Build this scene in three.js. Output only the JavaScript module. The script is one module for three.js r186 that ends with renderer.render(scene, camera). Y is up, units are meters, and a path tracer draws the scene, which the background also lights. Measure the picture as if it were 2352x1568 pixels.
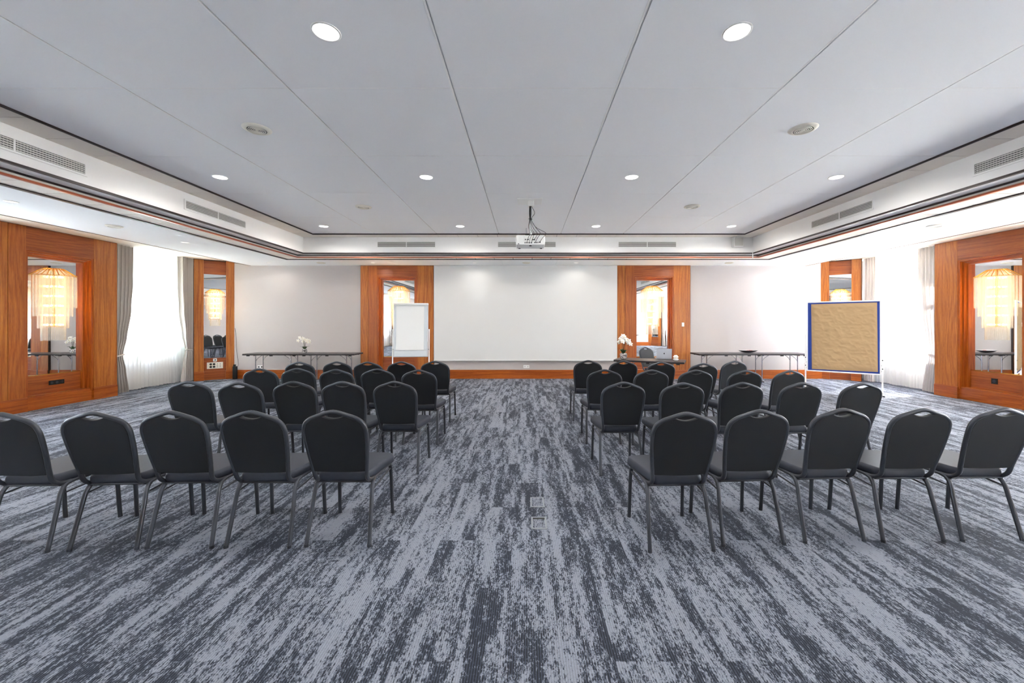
import * as THREE from 'three';
import { mergeGeometries } from 'three/addons/utils/BufferGeometryUtils.js';
import { RoundedBoxGeometry } from 'three/addons/geometries/RoundedBoxGeometry.js';

// ---------------------------------------------------------------- camera, sky, sun, exposure
const scene = new THREE.Scene();
const EYE = 1.52, FOCAL = 922;                       // eye height in metres; focal length in pixels of a 1568 high frame
const camera = new THREE.PerspectiveCamera(2 * Math.atan(784 / FOCAL) * 180 / Math.PI, 2352 / 1568, 0.05, 400);
camera.position.set(0, EYE, 0);
camera.lookAt(0, EYE, -10);
camera.setViewOffset(2352, 1568, -33, 44, 2352, 1568);   // shifted lens
scene.add(camera);

const renderer = new THREE.WebGLRenderer({ antialias: true });
renderer.toneMapping = THREE.LinearToneMapping;
renderer.toneMappingExposure = 4.15;
renderer.shadowMap.enabled = true;

const SUN_DIR = new THREE.Vector3(1.2, 1.15, -0.64).normalize();
scene.background = new THREE.Color(0.84, 0.99, 1.17);   // bright, thinly veiled summer sky
scene.backgroundIntensity = 12.0;

const sun = new THREE.DirectionalLight(0xfffefc, 34);
sun.position.copy(SUN_DIR).multiplyScalar(40);
sun.castShadow = true;
Object.assign(sun.shadow.camera, { left: -16, right: 16, top: 16, bottom: -16, near: 1, far: 90 });
sun.shadow.mapSize.set(2048, 2048);
scene.add(sun, sun.target);

const SPOT_UPPER = 1.75, SPOT_LOWER = 0.35, CHANDELIER = 0.21;

// ---------------------------------------------------------------- helpers
let seed = 7;
const rnd = () => { seed = (seed * 1664525 + 1013904223) >>> 0; return seed / 4294967296; };
const used = new Map();
function numbered(name) {
  const n = used.get(name) ?? 0; used.set(name, n + 1);
  return n ? `${name}_${String(n).padStart(3, '0')}` : name;
}
const V = (x, y, z) => new THREE.Vector3(x, y, z);
function mk(name, geo, mat, parent, label) {
  const m = new THREE.Mesh(Array.isArray(geo) ? (geo.length > 1 ? mergeGeometries(geo.map(clean)) : geo[0]) : geo, mat);
  m.name = parent && parent !== scene ? name : numbered(name);
  m.castShadow = m.receiveShadow = true;
  if (label) m.userData.label = label;
  (parent ?? scene).add(m);
  return m;
}
function clean(g) {
  const h = g.index ? g.toNonIndexed() : g;
  for (const k of Object.keys(h.attributes)) if (!['position', 'normal', 'uv'].includes(k)) h.deleteAttribute(k);
  return h;
}
function thing(name, label, category, pos = [0, 0, 0], turn = 0, group) {
  const o = new THREE.Group();
  o.name = numbered(name); o.position.set(...pos); o.rotation.y = turn;
  o.userData = { label, category };
  if (group) o.userData.group = group;
  scene.add(o);
  return o;
}
function tag(o, label, category, group) { o.userData.label = label; o.userData.category = category; if (group) o.userData.group = group; return o; }
function struct(name, parent = scene) {
  const o = new THREE.Group(); o.name = name; o.userData.kind = 'structure'; parent.add(o); return o;
}
function dup(root, label, pos, turn, group) {
  const c = root.clone(); c.name = numbered(root.name.replace(/_\d{3}$/, ''));
  c.userData = { ...root.userData, label }; if (group) c.userData.group = group;
  c.position.set(...pos); c.rotation.y = turn; scene.add(c); return c;
}
// a box given by its limits, uv in metres; grain 'v' runs up (or along z on flat faces), 'h' along x
function bx(x0, x1, y0, y1, z0, z1, grain = 'v', off = 0) {
  const w = x1 - x0, h = y1 - y0, d = z1 - z0, g = new THREE.BoxGeometry(w, h, d), uv = g.attributes.uv;
  const dims = [[d, h], [d, h], [w, d], [w, d], [w, h], [w, h]];
  for (let f = 0; f < 6; f++) for (let k = 0; k < 4; k++) {
    const i = f * 4 + k, u = uv.getX(i) * dims[f][0], v = uv.getY(i) * dims[f][1];
    if (grain === 'h') uv.setXY(i, v + off, u + off * 0.7); else uv.setXY(i, u + off, v + off * 0.7);
  }
  g.translate((x0 + x1) / 2, (y0 + y1) / 2, (z0 + z1) / 2);
  return g;
}
function rb(w, h, d, r, x, y, z, seg = 2) { const g = new RoundedBoxGeometry(w, h, d, seg, r); g.translate(x, y, z); return g; }
function cyl(r0, r1, h, x, y, z, n = 16) { const g = new THREE.CylinderGeometry(r0, r1, h, n); g.translate(x, y, z); return g; }
function rod(a, b, r, n = 8) {
  const d = b.clone().sub(a), g = new THREE.CylinderGeometry(r, r, d.length(), n);
  g.applyQuaternion(new THREE.Quaternion().setFromUnitVectors(V(0, 1, 0), d.clone().normalize()));
  const c = a.clone().add(b).multiplyScalar(0.5); g.translate(c.x, c.y, c.z); return g;
}
// a tube of rounded-square section along a curve through points
function tube(pts, r, seg = 24, n = 8, squareness = 0, closed = false) {
  const curve = new THREE.CatmullRomCurve3(pts, closed, 'centripetal');
  const g = new THREE.TubeGeometry(curve, seg, r, n, closed);
  return g;
}
function caps(pts, r, n = 8) { // round ends of an open tube
  return [pts[0], pts[pts.length - 1]].map((p) => { const s = new THREE.SphereGeometry(r, n, 6); s.translate(p.x, p.y, p.z); return s; });
}

// tileable value noise
function lattice(nx, ny, s0) {
  const a = new Float32Array(nx * ny); let s = s0 >>> 0;
  for (let i = 0; i < a.length; i++) { s = (s * 1664525 + 1013904223) >>> 0; a[i] = s / 4294967296; }
  return (u, v) => { // u, v in 0..1, wrapping
    const x = (u - Math.floor(u)) * nx, y = (v - Math.floor(v)) * ny;
    const ix = Math.floor(x) % nx, iy = Math.floor(y) % ny, jx = (ix + 1) % nx, jy = (iy + 1) % ny;
    let fx = x - Math.floor(x), fy = y - Math.floor(y); fx = fx * fx * (3 - 2 * fx); fy = fy * fy * (3 - 2 * fy);
    return (a[iy * nx + ix] * (1 - fx) + a[iy * nx + jx] * fx) * (1 - fy) + (a[jy * nx + ix] * (1 - fx) + a[jy * nx + jx] * fx) * fy;
  };
}
function texture(w, h, srgb, fn) {
  const d = new Uint8Array(w * h * 4), c = [0, 0, 0];
  for (let y = 0, i = 0; y < h; y++) for (let x = 0; x < w; x++, i += 4) {
    fn(x, y, c); d[i] = c[0]; d[i + 1] = c[1]; d[i + 2] = c[2]; d[i + 3] = 255;
  }
  const t = new THREE.DataTexture(d, w, h);
  t.wrapS = t.wrapT = THREE.RepeatWrapping; t.magFilter = THREE.LinearFilter; t.minFilter = THREE.LinearMipmapLinearFilter; t.generateMipmaps = true;
  if (srgb) t.colorSpace = THREE.SRGBColorSpace;
  t.needsUpdate = true;
  return t;
}

// ---------------------------------------------------------------- materials
const std = (color, roughness = 0.7, metalness = 0, extra = {}) => new THREE.MeshStandardMaterial({ color, roughness, metalness, side: THREE.DoubleSide, ...extra });
const phys = (o) => new THREE.MeshPhysicalMaterial({ side: THREE.DoubleSide, ...o });

// carpet: ribbed loop pile with long ragged streaks, in planks of 0.25 x 1 m; 6 x 8 m of it
const CW = 2048, CH = 2048, CX = 6, CZ = 8;
const carpetMap = (() => {
  const a = lattice(130, 20, 11), b = lattice(50, 9, 12), c = lattice(330, 70, 13), e = lattice(700, 420, 17), tone = lattice(24, 8, 14);
  const jump = lattice(24, 8, 15);
  const hash = (x, y) => { let h = (Math.imul(x, 374761393) + Math.imul(y, 668265263)) | 0; h = Math.imul(h ^ (h >>> 13), 1274126177); return ((h ^ (h >>> 16)) >>> 0) / 4294967296; };
  const lerp1 = (a, b, t) => a + (b - a) * t;
  const jit = (y) => Math.floor(hash(y >> 1, 71) * 4), jit2 = (x) => Math.floor(hash(x, 913) * 16);
  return texture(CW, CH, true, (x, y, o) => {
    const u = x / CW, v = y / CH, px = Math.floor(u * 24), py = Math.floor(v * 8 + (px % 2) * 0.5) % 8;
    const j = jump((px + 0.001) / 24, (py + 0.001) / 8), k = tone((px + 0.001) / 24, (py + 0.001) / 8);
    const vv = v + j * 0.5;
    let f = a(u, vv) * 0.52 + b(u + j * 0.02, vv) * 0.34 + c(u, vv) * 0.42 + e(u, vv) * 0.40;
    f += (hash((x + jit(y)) >> 1, (y + jit2(x)) >> 1) - 0.5) * 0.40 + (hash(x + 977, (y + jit2(x + 5)) >> 2) - 0.5) * 0.30 + (k - 0.5) * 0.06 - 0.86;
    const dark = 1 / (1 + Math.exp(-f * 30));
    const crest = (x & 3) === 1 || (x & 3) === 2, m = (crest ? lerp1(1.04, 1.3, dark) : lerp1(0.93, 0.72, dark)) * (0.94 + 0.12 * hash(x, y));
    o[0] = (143 + (45 - 143) * dark) * m; o[1] = (148 + (50 - 148) * dark) * m; o[2] = (161 + (62 - 161) * dark) * m;
  });
})();
const M = {};
M.carpet = std(0xffffff, 0.97); M.carpet.map = carpetMap; carpetMap.repeat.set(1 / CX, 1 / CZ);

// cherry veneer: grain along v, 1.2 x 2.4 m
const woodMap = (() => {
  const a = lattice(5, 2, 21), b = lattice(16, 3, 22), c = lattice(150, 9, 23), d = lattice(420, 50, 24);
  return texture(1024, 1024, true, (x, y, o) => {
    const u = x / 1024, v = y / 1024;
    const ring = Math.sin((u * 14 + a(u, v) * 2.6 + b(u, v) * 0.9) * 6.2832) * 0.5 + 0.5;
    const t = 0.20 * Math.pow(ring, 1.6) + 0.36 * c(u, v) + 0.26 * d(u, v) + 0.2 * a(u + 0.3, v);
    o[0] = 228 - 86 * t; o[1] = 156 - 90 * t; o[2] = 76 - 62 * t;
  });
})();
woodMap.repeat.set(1 / 1.2, 1 / 2.4);
const wood = (color, roughness = 0.33) => std(color, roughness, 0, { map: woodMap });
M.wood = wood(0xe8dcc4, 0.38); M.woodB = wood(0xdcc4aa, 0.38); M.woodDark = wood(0xcaaa94, 0.38); M.woodRed = wood(0xdcb890, 0.3);
M.darkEdge = std(0x2a1c16, 0.6);

M.wall = std(0xbfb7b4, 0.9); M.screen = std(0xdddcda, 0.85); M.ceiling = std(0xf3f4f5, 0.85); M.white = std(0xf8f7f5, 0.8);
M.joint = std(0xd3d5d7, 0.8); M.tbar = std(0xb9bcc0, 0.5, 0.4);
M.coveTile = std(0xf0e8dd, 0.8); M.darkTrim = std(0x2b1e1f, 0.5); M.copper = std(0xb8674a, 0.35, 0.6); M.brass = std(0xbf9a55, 0.35, 0.9);
M.ventGrey = std(0xd8d6cf, 0.6); M.ventDark = std(0x3b3d3c, 0.8); M.plastic = std(0xefefec, 0.5); M.cream = std(0xe8e3d6, 0.5);
M.black = std(0x101113, 0.5); M.blackMatte = std(0x17181a, 0.85); M.chrome = std(0xc4c6c9, 0.18, 0.95); M.alu = std(0xd4d7da, 0.35, 0.7);
M.vinyl = std(0x0f1117, 0.66);
M.seatVinyl = std(0x282d3a, 0.58);
M.frame = std(0x484b52, 0.38, 0.6);
M.mirror = std(0xf2f4f4, 0.015, 1.0);
M.glass = phys({ color: 0xffffff, roughness: 0.0, transmission: 1, thickness: 0, ior: 1.45 });
M.sheer = phys({ color: 0xfdfdfb, roughness: 0.95, transmission: 0.9, thickness: 0, ior: 1.15, specularIntensity: 0.2 });
M.drape = phys({ color: 0xcbc3bc, roughness: 0.9, transmission: 0.06, thickness: 0, specularIntensity: 0.2, sheen: 0.3, sheenColor: new THREE.Color(0xd0c8c2) });
M.rodGlass = phys({ color: 0xfffdf8, roughness: 0.26, transmission: 0.95, thickness: 0, ior: 1.5 });
M.gold = std(0xd9a648, 0.25, 1.0);
M.bulb = std(0xffe2b0, 0.5, 0, { emissive: 0xffd898, emissiveIntensity: 1.2 });
M.led = std(0xffffff, 0.5, 0, { emissive: 0xffffff, emissiveIntensity: 2.5 });
M.ledDim = std(0xffffff, 0.5, 0, { emissive: 0xfff2dc, emissiveIntensity: 0.45 });
M.boxFrame = std(0x94989f, 0.6); M.recessTrim = std(0x85705f, 0.6); M.paper = std(0xf4f4f2, 0.9); M.boardWhite = std(0xdde2e5, 0.35);
M.felt = std(0x27408f, 0.95);
M.tableTop = std(0x4b4548, 0.4); M.tableEdge = std(0x231f22, 0.6);
M.laptop = std(0xc6cad4, 0.4, 0.3); M.petal = std(0xfaf6ee, 0.7); M.petalHeart = std(0xd9b84a, 0.7); M.leaf = std(0x2f4a26, 0.5); M.stem = std(0x3b3a22, 0.7);
M.red = std(0xc23a2c, 0.5); M.dish = std(0xdcdad6, 0.25); M.grass = std(0xb4b0a8, 1); M.foliage = phys({ color: 0x86997a, roughness: 0.9, transmission: 0.3, thickness: 0 }); M.bark = std(0x4c3b2c, 0.95);

// ---------------------------------------------------------------- the room: depth is measured along -z
const BACK = 10.86, FRONT = -4.30, XL = -8.95, XR = 9.05;      // inner faces of the walls
const PL = -8.5, PR = 8.6;                                     // faces of the wood panels on the side walls
const H_UP = EYE + 2.0, H_STRIP = EYE + 1.985, H_FASCIA = EYE + 1.62, H_LOW = EYE + 1.53, H_RECESS = EYE + 1.64;

const floor = struct('floor');
{ const m = mk('carpet', bx(XL - 0.4, XR + 0.4, -0.2, 0, -BACK - 0.4, -FRONT + 0.4), M.carpet, floor); m.userData.label = 'grey ribbed carpet with dark streaks'; }

// window layout: spans of depth on either side, and where the niche panels stand
const SIDES = [
  { s: -1, wall: XL, face: PL, z: 0, name: 'left' },
  { s: 1, wall: XR, face: PR, z: 0.12, name: 'right' },
];
const NICHE_Z = [7.355, 3.33, -0.70], WINDOW_Z = [9.37, 5.34, 1.32, -2.73];
let windowCount = 0;
for (const S of SIDES) {
  const wall = struct(`wall_${S.name}`), out = S.s * 0.35, x0 = Math.min(S.wall, S.wall + out), x1 = Math.max(S.wall, S.wall + out), geo = [];
  const spans = WINDOW_Z.map((z) => [z + S.z - 0.80, z + S.z + 0.80]).sort((a, b) => a[0] - b[0]);
  let at = FRONT - 0.4;
  for (const [a, b] of spans) { geo.push(bx(x0, x1, 0, 3.9, -a, -at)); at = b; }
  geo.push(bx(x0, x1, 0, 3.9, -BACK - 0.4, -at));
  for (const [a, b] of spans) { geo.push(bx(x0, x1, 0, 0.93, -b, -a)); geo.push(bx(x0, x1, 2.98, 3.9, -b, -a)); }
  mk('plaster', geo, M.wall, wall);
  for (const [a, b] of spans.slice().reverse()) {
    const w = struct(`window_${++windowCount}`), xm = S.wall + S.s * 0.14, t = 0.035;
    const f = (ya, yb, za, zb) => bx(xm - t, xm + t, ya, yb, -zb, -za);
    mk('window_frame', [f(0.93, 0.99, a, b), f(2.92, 2.98, a, b), f(0.99, 2.92, a, a + 0.06), f(0.99, 2.92, b - 0.06, b), f(0.99, 2.92, (a + b) / 2 - 0.05, (a + b) / 2 + 0.05)], M.white, w);
    mk('glazing_bar', [f(2.32, 2.37, a + 0.06, (a + b) / 2 - 0.05)], M.white, w);
    mk('glazing_bar', [f(2.32, 2.37, (a + b) / 2 + 0.05, b - 0.06)], M.white, w);
    mk('pane', bx(xm - 0.004, xm + 0.004, 0.99, 2.92, -(a + b) / 2 + 0.05, -a - 0.06), M.glass, w);
    mk('pane', bx(xm - 0.004, xm + 0.004, 0.99, 2.92, -b + 0.06, -(a + b) / 2 - 0.05), M.glass, w);
    mk('window_sill', bx(Math.min(S.wall - S.s * 0.06, S.wall + S.s * 0.1), Math.max(S.wall - S.s * 0.06, S.wall + S.s * 0.1), 0.89, 0.93, -b - 0.03, -a + 0.03), M.white, w);
  }
}
const wallBack = struct('wall_back');
mk('plaster', [[XL - 0.35, -4.455], [-2.50, 2.455], [4.405, XR + 0.35]].map(([a, b]) => bx(a, b, 0, 3.9, -BACK - 0.35, -BACK)), M.wall, wallBack);
mk('plaster', [[-4.455, -2.50], [2.455, 4.405]].flatMap(([a, b]) => [bx(a, b, 0, 3.9, -BACK - 0.35, -BACK - 0.29), bx(a, b, H_LOW, 3.9, -BACK - 0.29, -BACK)]), M.wall, wallBack);
const wallFront = struct('wall_front');
mk('plaster', bx(XL - 0.35, XR + 0.35, 0, 3.9, -FRONT, -FRONT + 0.35), M.wall, wallFront);
function baseboard(name, spans, z, s) {
  const b = struct(name);
  for (const [a, c] of spans) mk('board', [bx(a, c, 0, 0.215, Math.min(z, z + s * 0.03), Math.max(z, z + s * 0.03), 'h', a), bx(a, c, 0.215, 0.237, Math.min(z, z + s * 0.018), Math.max(z, z + s * 0.018), 'h', a)], M.woodRed, b);
}
baseboard('baseboard_back', [[-7.9, -4.465], [-2.495, 2.455], [4.405, 7.98]], -BACK, 1);
baseboard('baseboard_front', [[-7.9, -4.465], [-2.495, 2.455], [4.405, 7.98]], -FRONT, -1);

// ceiling: suspended panels in the middle, a stepped cove around them, a lower soffit to the walls
const ceiling = struct('ceiling');
const RX0 = -5.21, RX1 = 5.29, RZ0 = -2.81, RZ1 = 9.37;        // the fascia rectangle (x, depth)
const ring = (o, k = 0.62) => [RX0 - o, RX1 + o, RZ0 - o * k, RZ1 + o * k];
function ringBoxes(a, b, y0, y1) { // flat frame between two rectangles, a inside b
  return [bx(b[0], b[1], y0, y1, -b[3], -a[3]), bx(b[0], b[1], y0, y1, -a[2], -b[2]), bx(b[0], a[0], y0, y1, -a[3], -a[2]), bx(a[1], b[1], y0, y1, -a[3], -a[2])];
}
mk('roof_slab', bx(XL - 0.4, XR + 0.4, 3.66, 3.9, -BACK - 0.4, -FRONT + 0.4), M.white, ceiling);
const U = [-4.83, 4.94, -2.48, 9.07];                           // edge of the panelled field
{
  const X = [U[0] + 0.02]; for (const k of [-3.441, -2.037, -0.633, 0.771, 2.175, 3.579]) X.push(k); X.push(U[1] - 0.02);
  const Z = [U[2] + 0.02]; for (let k = 0; k < 8; k++) Z.push(3.43 + (k - 4) * 1.39); Z.push(U[3] - 0.02);
  mk('ceiling_backing', bx(U[0], U[1], H_UP + 0.012, H_UP + 0.03, -U[3], -U[2]), M.joint, ceiling);
  for (let i = 0; i < X.length - 1; i++) for (let j = 0; j < Z.length - 1; j++) {
    const a = X[i] + (i ? 0.013 : 0), b = X[i + 1] - (i < X.length - 2 ? 0.013 : 0);
    mk('ceiling_panel', bx(a, b, H_UP - rnd() * 0.0015, H_UP + 0.012, -Z[j + 1] + 0.004, -Z[j] - 0.004), M.ceiling, ceiling);
  }
  for (const x of X.slice(1, -1)) mk('ceiling_rail', bx(x - 0.012, x + 0.001, H_UP - 0.001, H_UP + 0.012, -U[3], -U[2]), M.white, ceiling);
  for (const z of Z.slice(1, -1)) for (let i = 0; i < X.length - 1; i++) mk('ceiling_rail', bx(X[i] + (i ? 0.013 : 0), X[i + 1] - (i < X.length - 2 ? 0.013 : 0), H_UP - 0.001, H_UP + 0.012, -z - 0.0025, -z + 0.0025), M.white, ceiling);
  mk('edge_trim', ringBoxes([U[0] + 0.02, U[1] - 0.02, U[2] + 0.02, U[3] - 0.02], [U[0], U[1], U[2], U[3]], H_UP - 0.022, H_UP + 0.02), M.darkTrim, ceiling);
}
function stripTiles(a, b, y, h, gap) { // tiles of 0.455 m along the four sides between rectangles a (inside) and b
  mk('tile_backing', ringBoxes(a, b, y + 0.008, y + 0.02), M.ventDark, ceiling);
  for (let x = b[0]; x < b[1] - 0.02; x += 0.455) {
    const e = Math.min(x + 0.455 - gap, b[1]);
    mk('cove_tile', bx(x, e, y, y + h, -b[3], -a[3]), M.coveTile, ceiling);
    mk('cove_tile', bx(x, e, y, y + h, -a[2], -b[2]), M.coveTile, ceiling);
  }
  for (let z = a[2]; z < a[3] - 0.02; z += 0.455) {
    const e = Math.min(z + 0.455 - gap, a[3]);
    mk('cove_tile', bx(b[0], a[0], y, y + h, -e, -z), M.coveTile, ceiling);
    mk('cove_tile', bx(a[1], b[1], y, y + h, -e, -z), M.coveTile, ceiling);
  }
}
stripTiles(U, ring(0), H_STRIP, 0.008, 0.009);
mk('fascia', ringBoxes(ring(0), ring(0.03, 1), H_FASCIA - 0.02, H_STRIP + 0.03), M.white, ceiling);
mk('dark_trim', ringBoxes(ring(-0.012, 1), ring(0.02, 1), H_FASCIA - 0.022, H_FASCIA + 0.004), M.darkTrim, ceiling);
mk('cove_band', ringBoxes(ring(0.012), ring(0.225), H_FASCIA - 0.02, H_FASCIA), M.white, ceiling);
mk('dark_trim', ringBoxes(ring(0.200), ring(0.232), H_FASCIA - 0.042, H_FASCIA - 0.018), M.darkTrim, ceiling);
mk('light_strip', ringBoxes(ring(0.215), ring(0.245), H_LOW + 0.02, H_FASCIA - 0.042), M.ventGrey, ceiling);
mk('copper_rail', ringBoxes(ring(0.205), ring(0.24), H_LOW - 0.002, H_LOW + 0.022), M.copper, ceiling);
stripTiles(ring(0.235), ring(0.56), H_LOW, 0.008, 0.014);
mk('dark_trim', ringBoxes(ring(0.56), ring(0.62), H_LOW - 0.014, H_LOW + 0.01), M.darkTrim, ceiling);
{
  const r = ring(0.62), y0 = H_LOW, y1 = H_LOW + 0.03, SX0 = -7.45, SX1 = 7.55;
  const cuts = [SX0, -6.249, -4.845, -3.441, -2.037, -0.633, 0.771, 2.175, 3.579, 4.983, 6.387, SX1];
  for (let i = 0; i < cuts.length - 1; i++) {
    mk('soffit_panel', bx(cuts[i] + 0.003, cuts[i + 1] - 0.003, y0, y1, -BACK, -r[3]), M.ceiling, ceiling);
    mk('soffit_panel', bx(cuts[i] + 0.003, cuts[i + 1] - 0.003, y0, y1, -r[2], -FRONT), M.ceiling, ceiling);
  }
  mk('soffit', [bx(SX0, r[0], y0, y1, -r[3], -r[2]), bx(r[1], SX1, y0, y1, -r[3], -r[2])], M.ceiling, ceiling);
  mk('soffit_backing', [...ringBoxes(r, [SX0, SX1, FRONT, BACK], y1, y1 + 0.03)], M.joint, ceiling);
  mk('curtain_recess', [bx(XL - 0.1, SX0, H_RECESS, H_RECESS + 0.04, -BACK, -FRONT), bx(SX1, XR + 0.1, H_RECESS, H_RECESS + 0.04, -BACK, -FRONT),
    bx(SX0 - 0.02, SX0, y0, H_RECESS, -BACK, -FRONT), bx(SX1, SX1 + 0.02, y0, H_RECESS, -BACK, -FRONT)], M.coveTile, ceiling);
  mk('recess_trim', [bx(SX0 - 0.026, SX0 + 0.004, y0 - 0.006, y0 + 0.004, -BACK, -FRONT), bx(SX1 - 0.004, SX1 + 0.026, y0 - 0.006, y0 + 0.004, -BACK, -FRONT)], M.recessTrim, ceiling);
}

// ---------------------------------------------------------------- mirrored wood niches
function niche(label, pos, turn, top, seam = -1, group = 'wood panels with a mirror niche') {
  const t = thing('mirror_niche_panel', label, 'wall panel', pos, turn, group), T = top, o = rnd() * 5;
  const W = 0.98, I = 0.535, J = 0.775, B = -0.34, OT = EYE + 1.24;        // half width, half opening, joint, depth, opening top
  const board = (a, b, m, k) => mk('stile', bx(Math.min(a * seam, b * seam), Math.max(a * seam, b * seam), 0.237, T, B, 0, 'v', o + k), m, t);
  board(W, J + 0.004, M.wood, 0); board(J - 0.004, I, M.woodB, 0.37); board(-I, -J + 0.001, M.wood, 0.71); board(-J - 0.001, -W, M.wood, 1.03);
  mk('joint_strip', bx(Math.min(seam * (J - 0.004), seam * (J + 0.004)), Math.max(seam * (J - 0.004), seam * (J + 0.004)), 0, T, B, -0.012), M.darkEdge, t);
  mk('header', bx(-I, I, OT, T, B, -0.002, 'h', o + 0.2), M.woodDark, t);
  for (let k = 0; k < 3; k++) {
    const a = I - 0.033 * k, b = I - 0.033 * (k + 1), z1 = -0.012 - 0.05 * k, y = OT - 0.033 * k;
    mk('reveal_frame', [bx(-a, -b, 0.2, y, B, z1, 'v', o + k), bx(b, a, 0.2, y, B, z1, 'v', o + k + 0.5), bx(-b, b, y - 0.033, y, B, z1, 'h', o + k)], M.woodRed, t);
  }
  mk('mirror_pane', bx(-0.436, 0.436, 0.585, OT - 0.099, -0.20, -0.165), M.mirror, t);
  mk('mirror_edge', [bx(-0.436, 0.436, 0.575, 0.590, -0.17, -0.158)], M.gold, t);
  mk('apron', bx(-0.436, 0.436, 0.2, 0.575, -0.2, -0.155, 'h', o), M.woodDark, t);
  mk('plinth', [bx(-W, -I + 0.012, 0, 0.222, B, 0.016, 'h', o), bx(-W, -I + 0.012, 0.222, 0.24, B, 0.008, 'h', o)], M.woodRed, t);
  mk('plinth', [bx(I - 0.012, W, 0, 0.222, B, 0.016, 'h', o + 1), bx(I - 0.012, W, 0.222, 0.24, B, 0.008, 'h', o)], M.woodRed, t);
  mk('plinth', [bx(-I, I, 0, 0.222, B, -0.03, 'h', o + 2), bx(-I, I, 0.222, 0.24, B, -0.038, 'h', o)], M.woodRed, t);
  mk('side_edge', [bx(-W - 0.006, -W, 0, T, B, -0.004), bx(W, W + 0.006, 0, T, B, -0.004), bx(-W, W, T - 0.004, T + 0.003, B, 0.001)], M.darkEdge, t);
  return t;
}
function cornerNiche(label, pos, turn, top, sockets) {
  const t = thing('corner_mirror_panel', label, 'wall panel', pos, turn, 'slim corner panels with a mirror'), o = rnd() * 5, W = 0.43, I = 0.235, B = -0.15, OT = EYE + 1.27;
  for (const s of [-1, 1]) {
    mk('pilaster', bx(Math.min(s * I, s * W), Math.max(s * I, s * W), 0.237, top, B, 0, 'v', o + s), M.wood, t);
    mk('plinth', [bx(Math.min(s * I * 0.95, s * W), Math.max(s * I * 0.95, s * W), 0, 0.222, B, 0.016, 'h', o), bx(Math.min(s * I, s * W), Math.max(s * I, s * W), 0.222, 0.24, B, 0.008, 'h', o)], M.woodRed, t);
  }
  mk('header', bx(-I, I, OT, top, B, -0.09, 'h', o), M.woodDark, t);
  mk('mirror_pane', bx(-I, I, 0.575, OT, -0.14, -0.1), M.mirror, t);
  mk('apron', bx(-I, I, 0.237, 0.575, B, -0.09, 'h', o + 1), M.woodDark, t);
  mk('plinth', bx(-I, I, 0, 0.237, B, -0.06, 'h', o + 2), M.woodDark, t);
  mk('side_edge', [bx(-W - 0.012, -W, 0, top, B, -0.004), bx(W, W + 0.012, 0, top, B, -0.004), bx(-W, W, top - 0.01, top + 0.004, B, 0.002)], M.darkEdge, t);
  return t;
}
// half-round chandelier of glass rods on the mirror; its back is the mirror's plane
function makeChandelier(label, k) {
  const t = thing('glass_rod_sconce', label, 'chandelier', [0, 0, 0], 0, 'glass rod chandeliers on the mirrors');
  const R = 0.285, arms = [], N = 13;
  const rib = (r) => 1.30 - Math.max(0, (r - 0.13)) * 0.78;      // height of the arms above the rods' lowest end
  for (let i = 0; i < N; i++) {
    const a = Math.PI * (i + 0.5) / N, c = Math.cos(a), s = Math.sin(a);
    arms.push(rod(V(0.02 * c, 1.315, 0.02 * s), V(0.13 * c, rib(0.13) + 0.01, 0.13 * s), 0.005, 6), rod(V(0.13 * c, rib(0.13) + 0.01, 0.13 * s), V((R + 0.012) * c, rib(R), (R + 0.012) * s), 0.005, 6));
  }
  for (const [r, y] of [[0.145, 1.29], [0.285, 1.18], [0.10, 0.95], [0.10, 0.6], [0.10, 0.25]]) {
    const ringG = new THREE.TorusGeometry(r, 0.0045, 6, 28, Math.PI); ringG.rotateX(Math.PI / 2); ringG.translate(0, y, 0); arms.push(ringG);
  }
  arms.push(bx(-0.012, 0.012, 0.25, 1.31, 0.0, 0.02));
  mk('gilded_frame', arms, M.gold, t);
  for (const [r, n, len] of [[0.145, 20, 1.30], [0.185, 14, 1.08], [0.235, 14, 0.86], [0.283, 16, 0.70]]) {
    const g = [];
    for (let i = 0; i < n; i++) {
      const a = Math.PI * (i + 0.5) / n, top = rib(r) - 0.01, low = 1.30 - len + (rnd() - 0.5) * 0.012;
      g.push(cyl(0.0082, 0.0082, top - low, r * Math.cos(a), (top + low) / 2, r * Math.sin(a), 6));
    }
    const m = mk('glass_rods', g, M.rodGlass, t); m.userData.kind = 'stuff';
  }
  for (let l = 0; l < 6; l++) for (const a of [0.2, 0.66, 1.11, 1.57, 2.03, 2.48, 2.94]) {
    const b = new THREE.SphereGeometry(a === 1.57 ? 0.02 : 0.014, 10, 8); b.scale(1, 1.1, 1); b.translate(0.112 * Math.cos(a), 1.16 - l * 0.175, 0.112 * Math.sin(a));
    mk('bulb', b, M.bulb, t);
  }
  for (const l of [0, 2, 4]) {
    const p = new THREE.PointLight(0xffe2bc, CHANDELIER * k, 0, 2); p.position.set(0.112 * Math.cos(1.57), 1.16 - l * 0.175, 0.112); p.castShadow = true; p.shadow.radius = 1; t.add(p);
  }
  return t;
}
let chandelier0 = null;
function chandelier(label, x, y, z, turn, k = 1) {
  let c;
  if (!chandelier0) { c = chandelier0 = makeChandelier(label, 1); c.position.set(x, y, z); c.rotation.y = turn; } else c = dup(chandelier0, label, [x, y, z], turn);
  c.scale.setScalar(k);
  return c;
}
const MIRROR_BACK = 0.162, CH_Y = EYE - 0.33;
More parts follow.
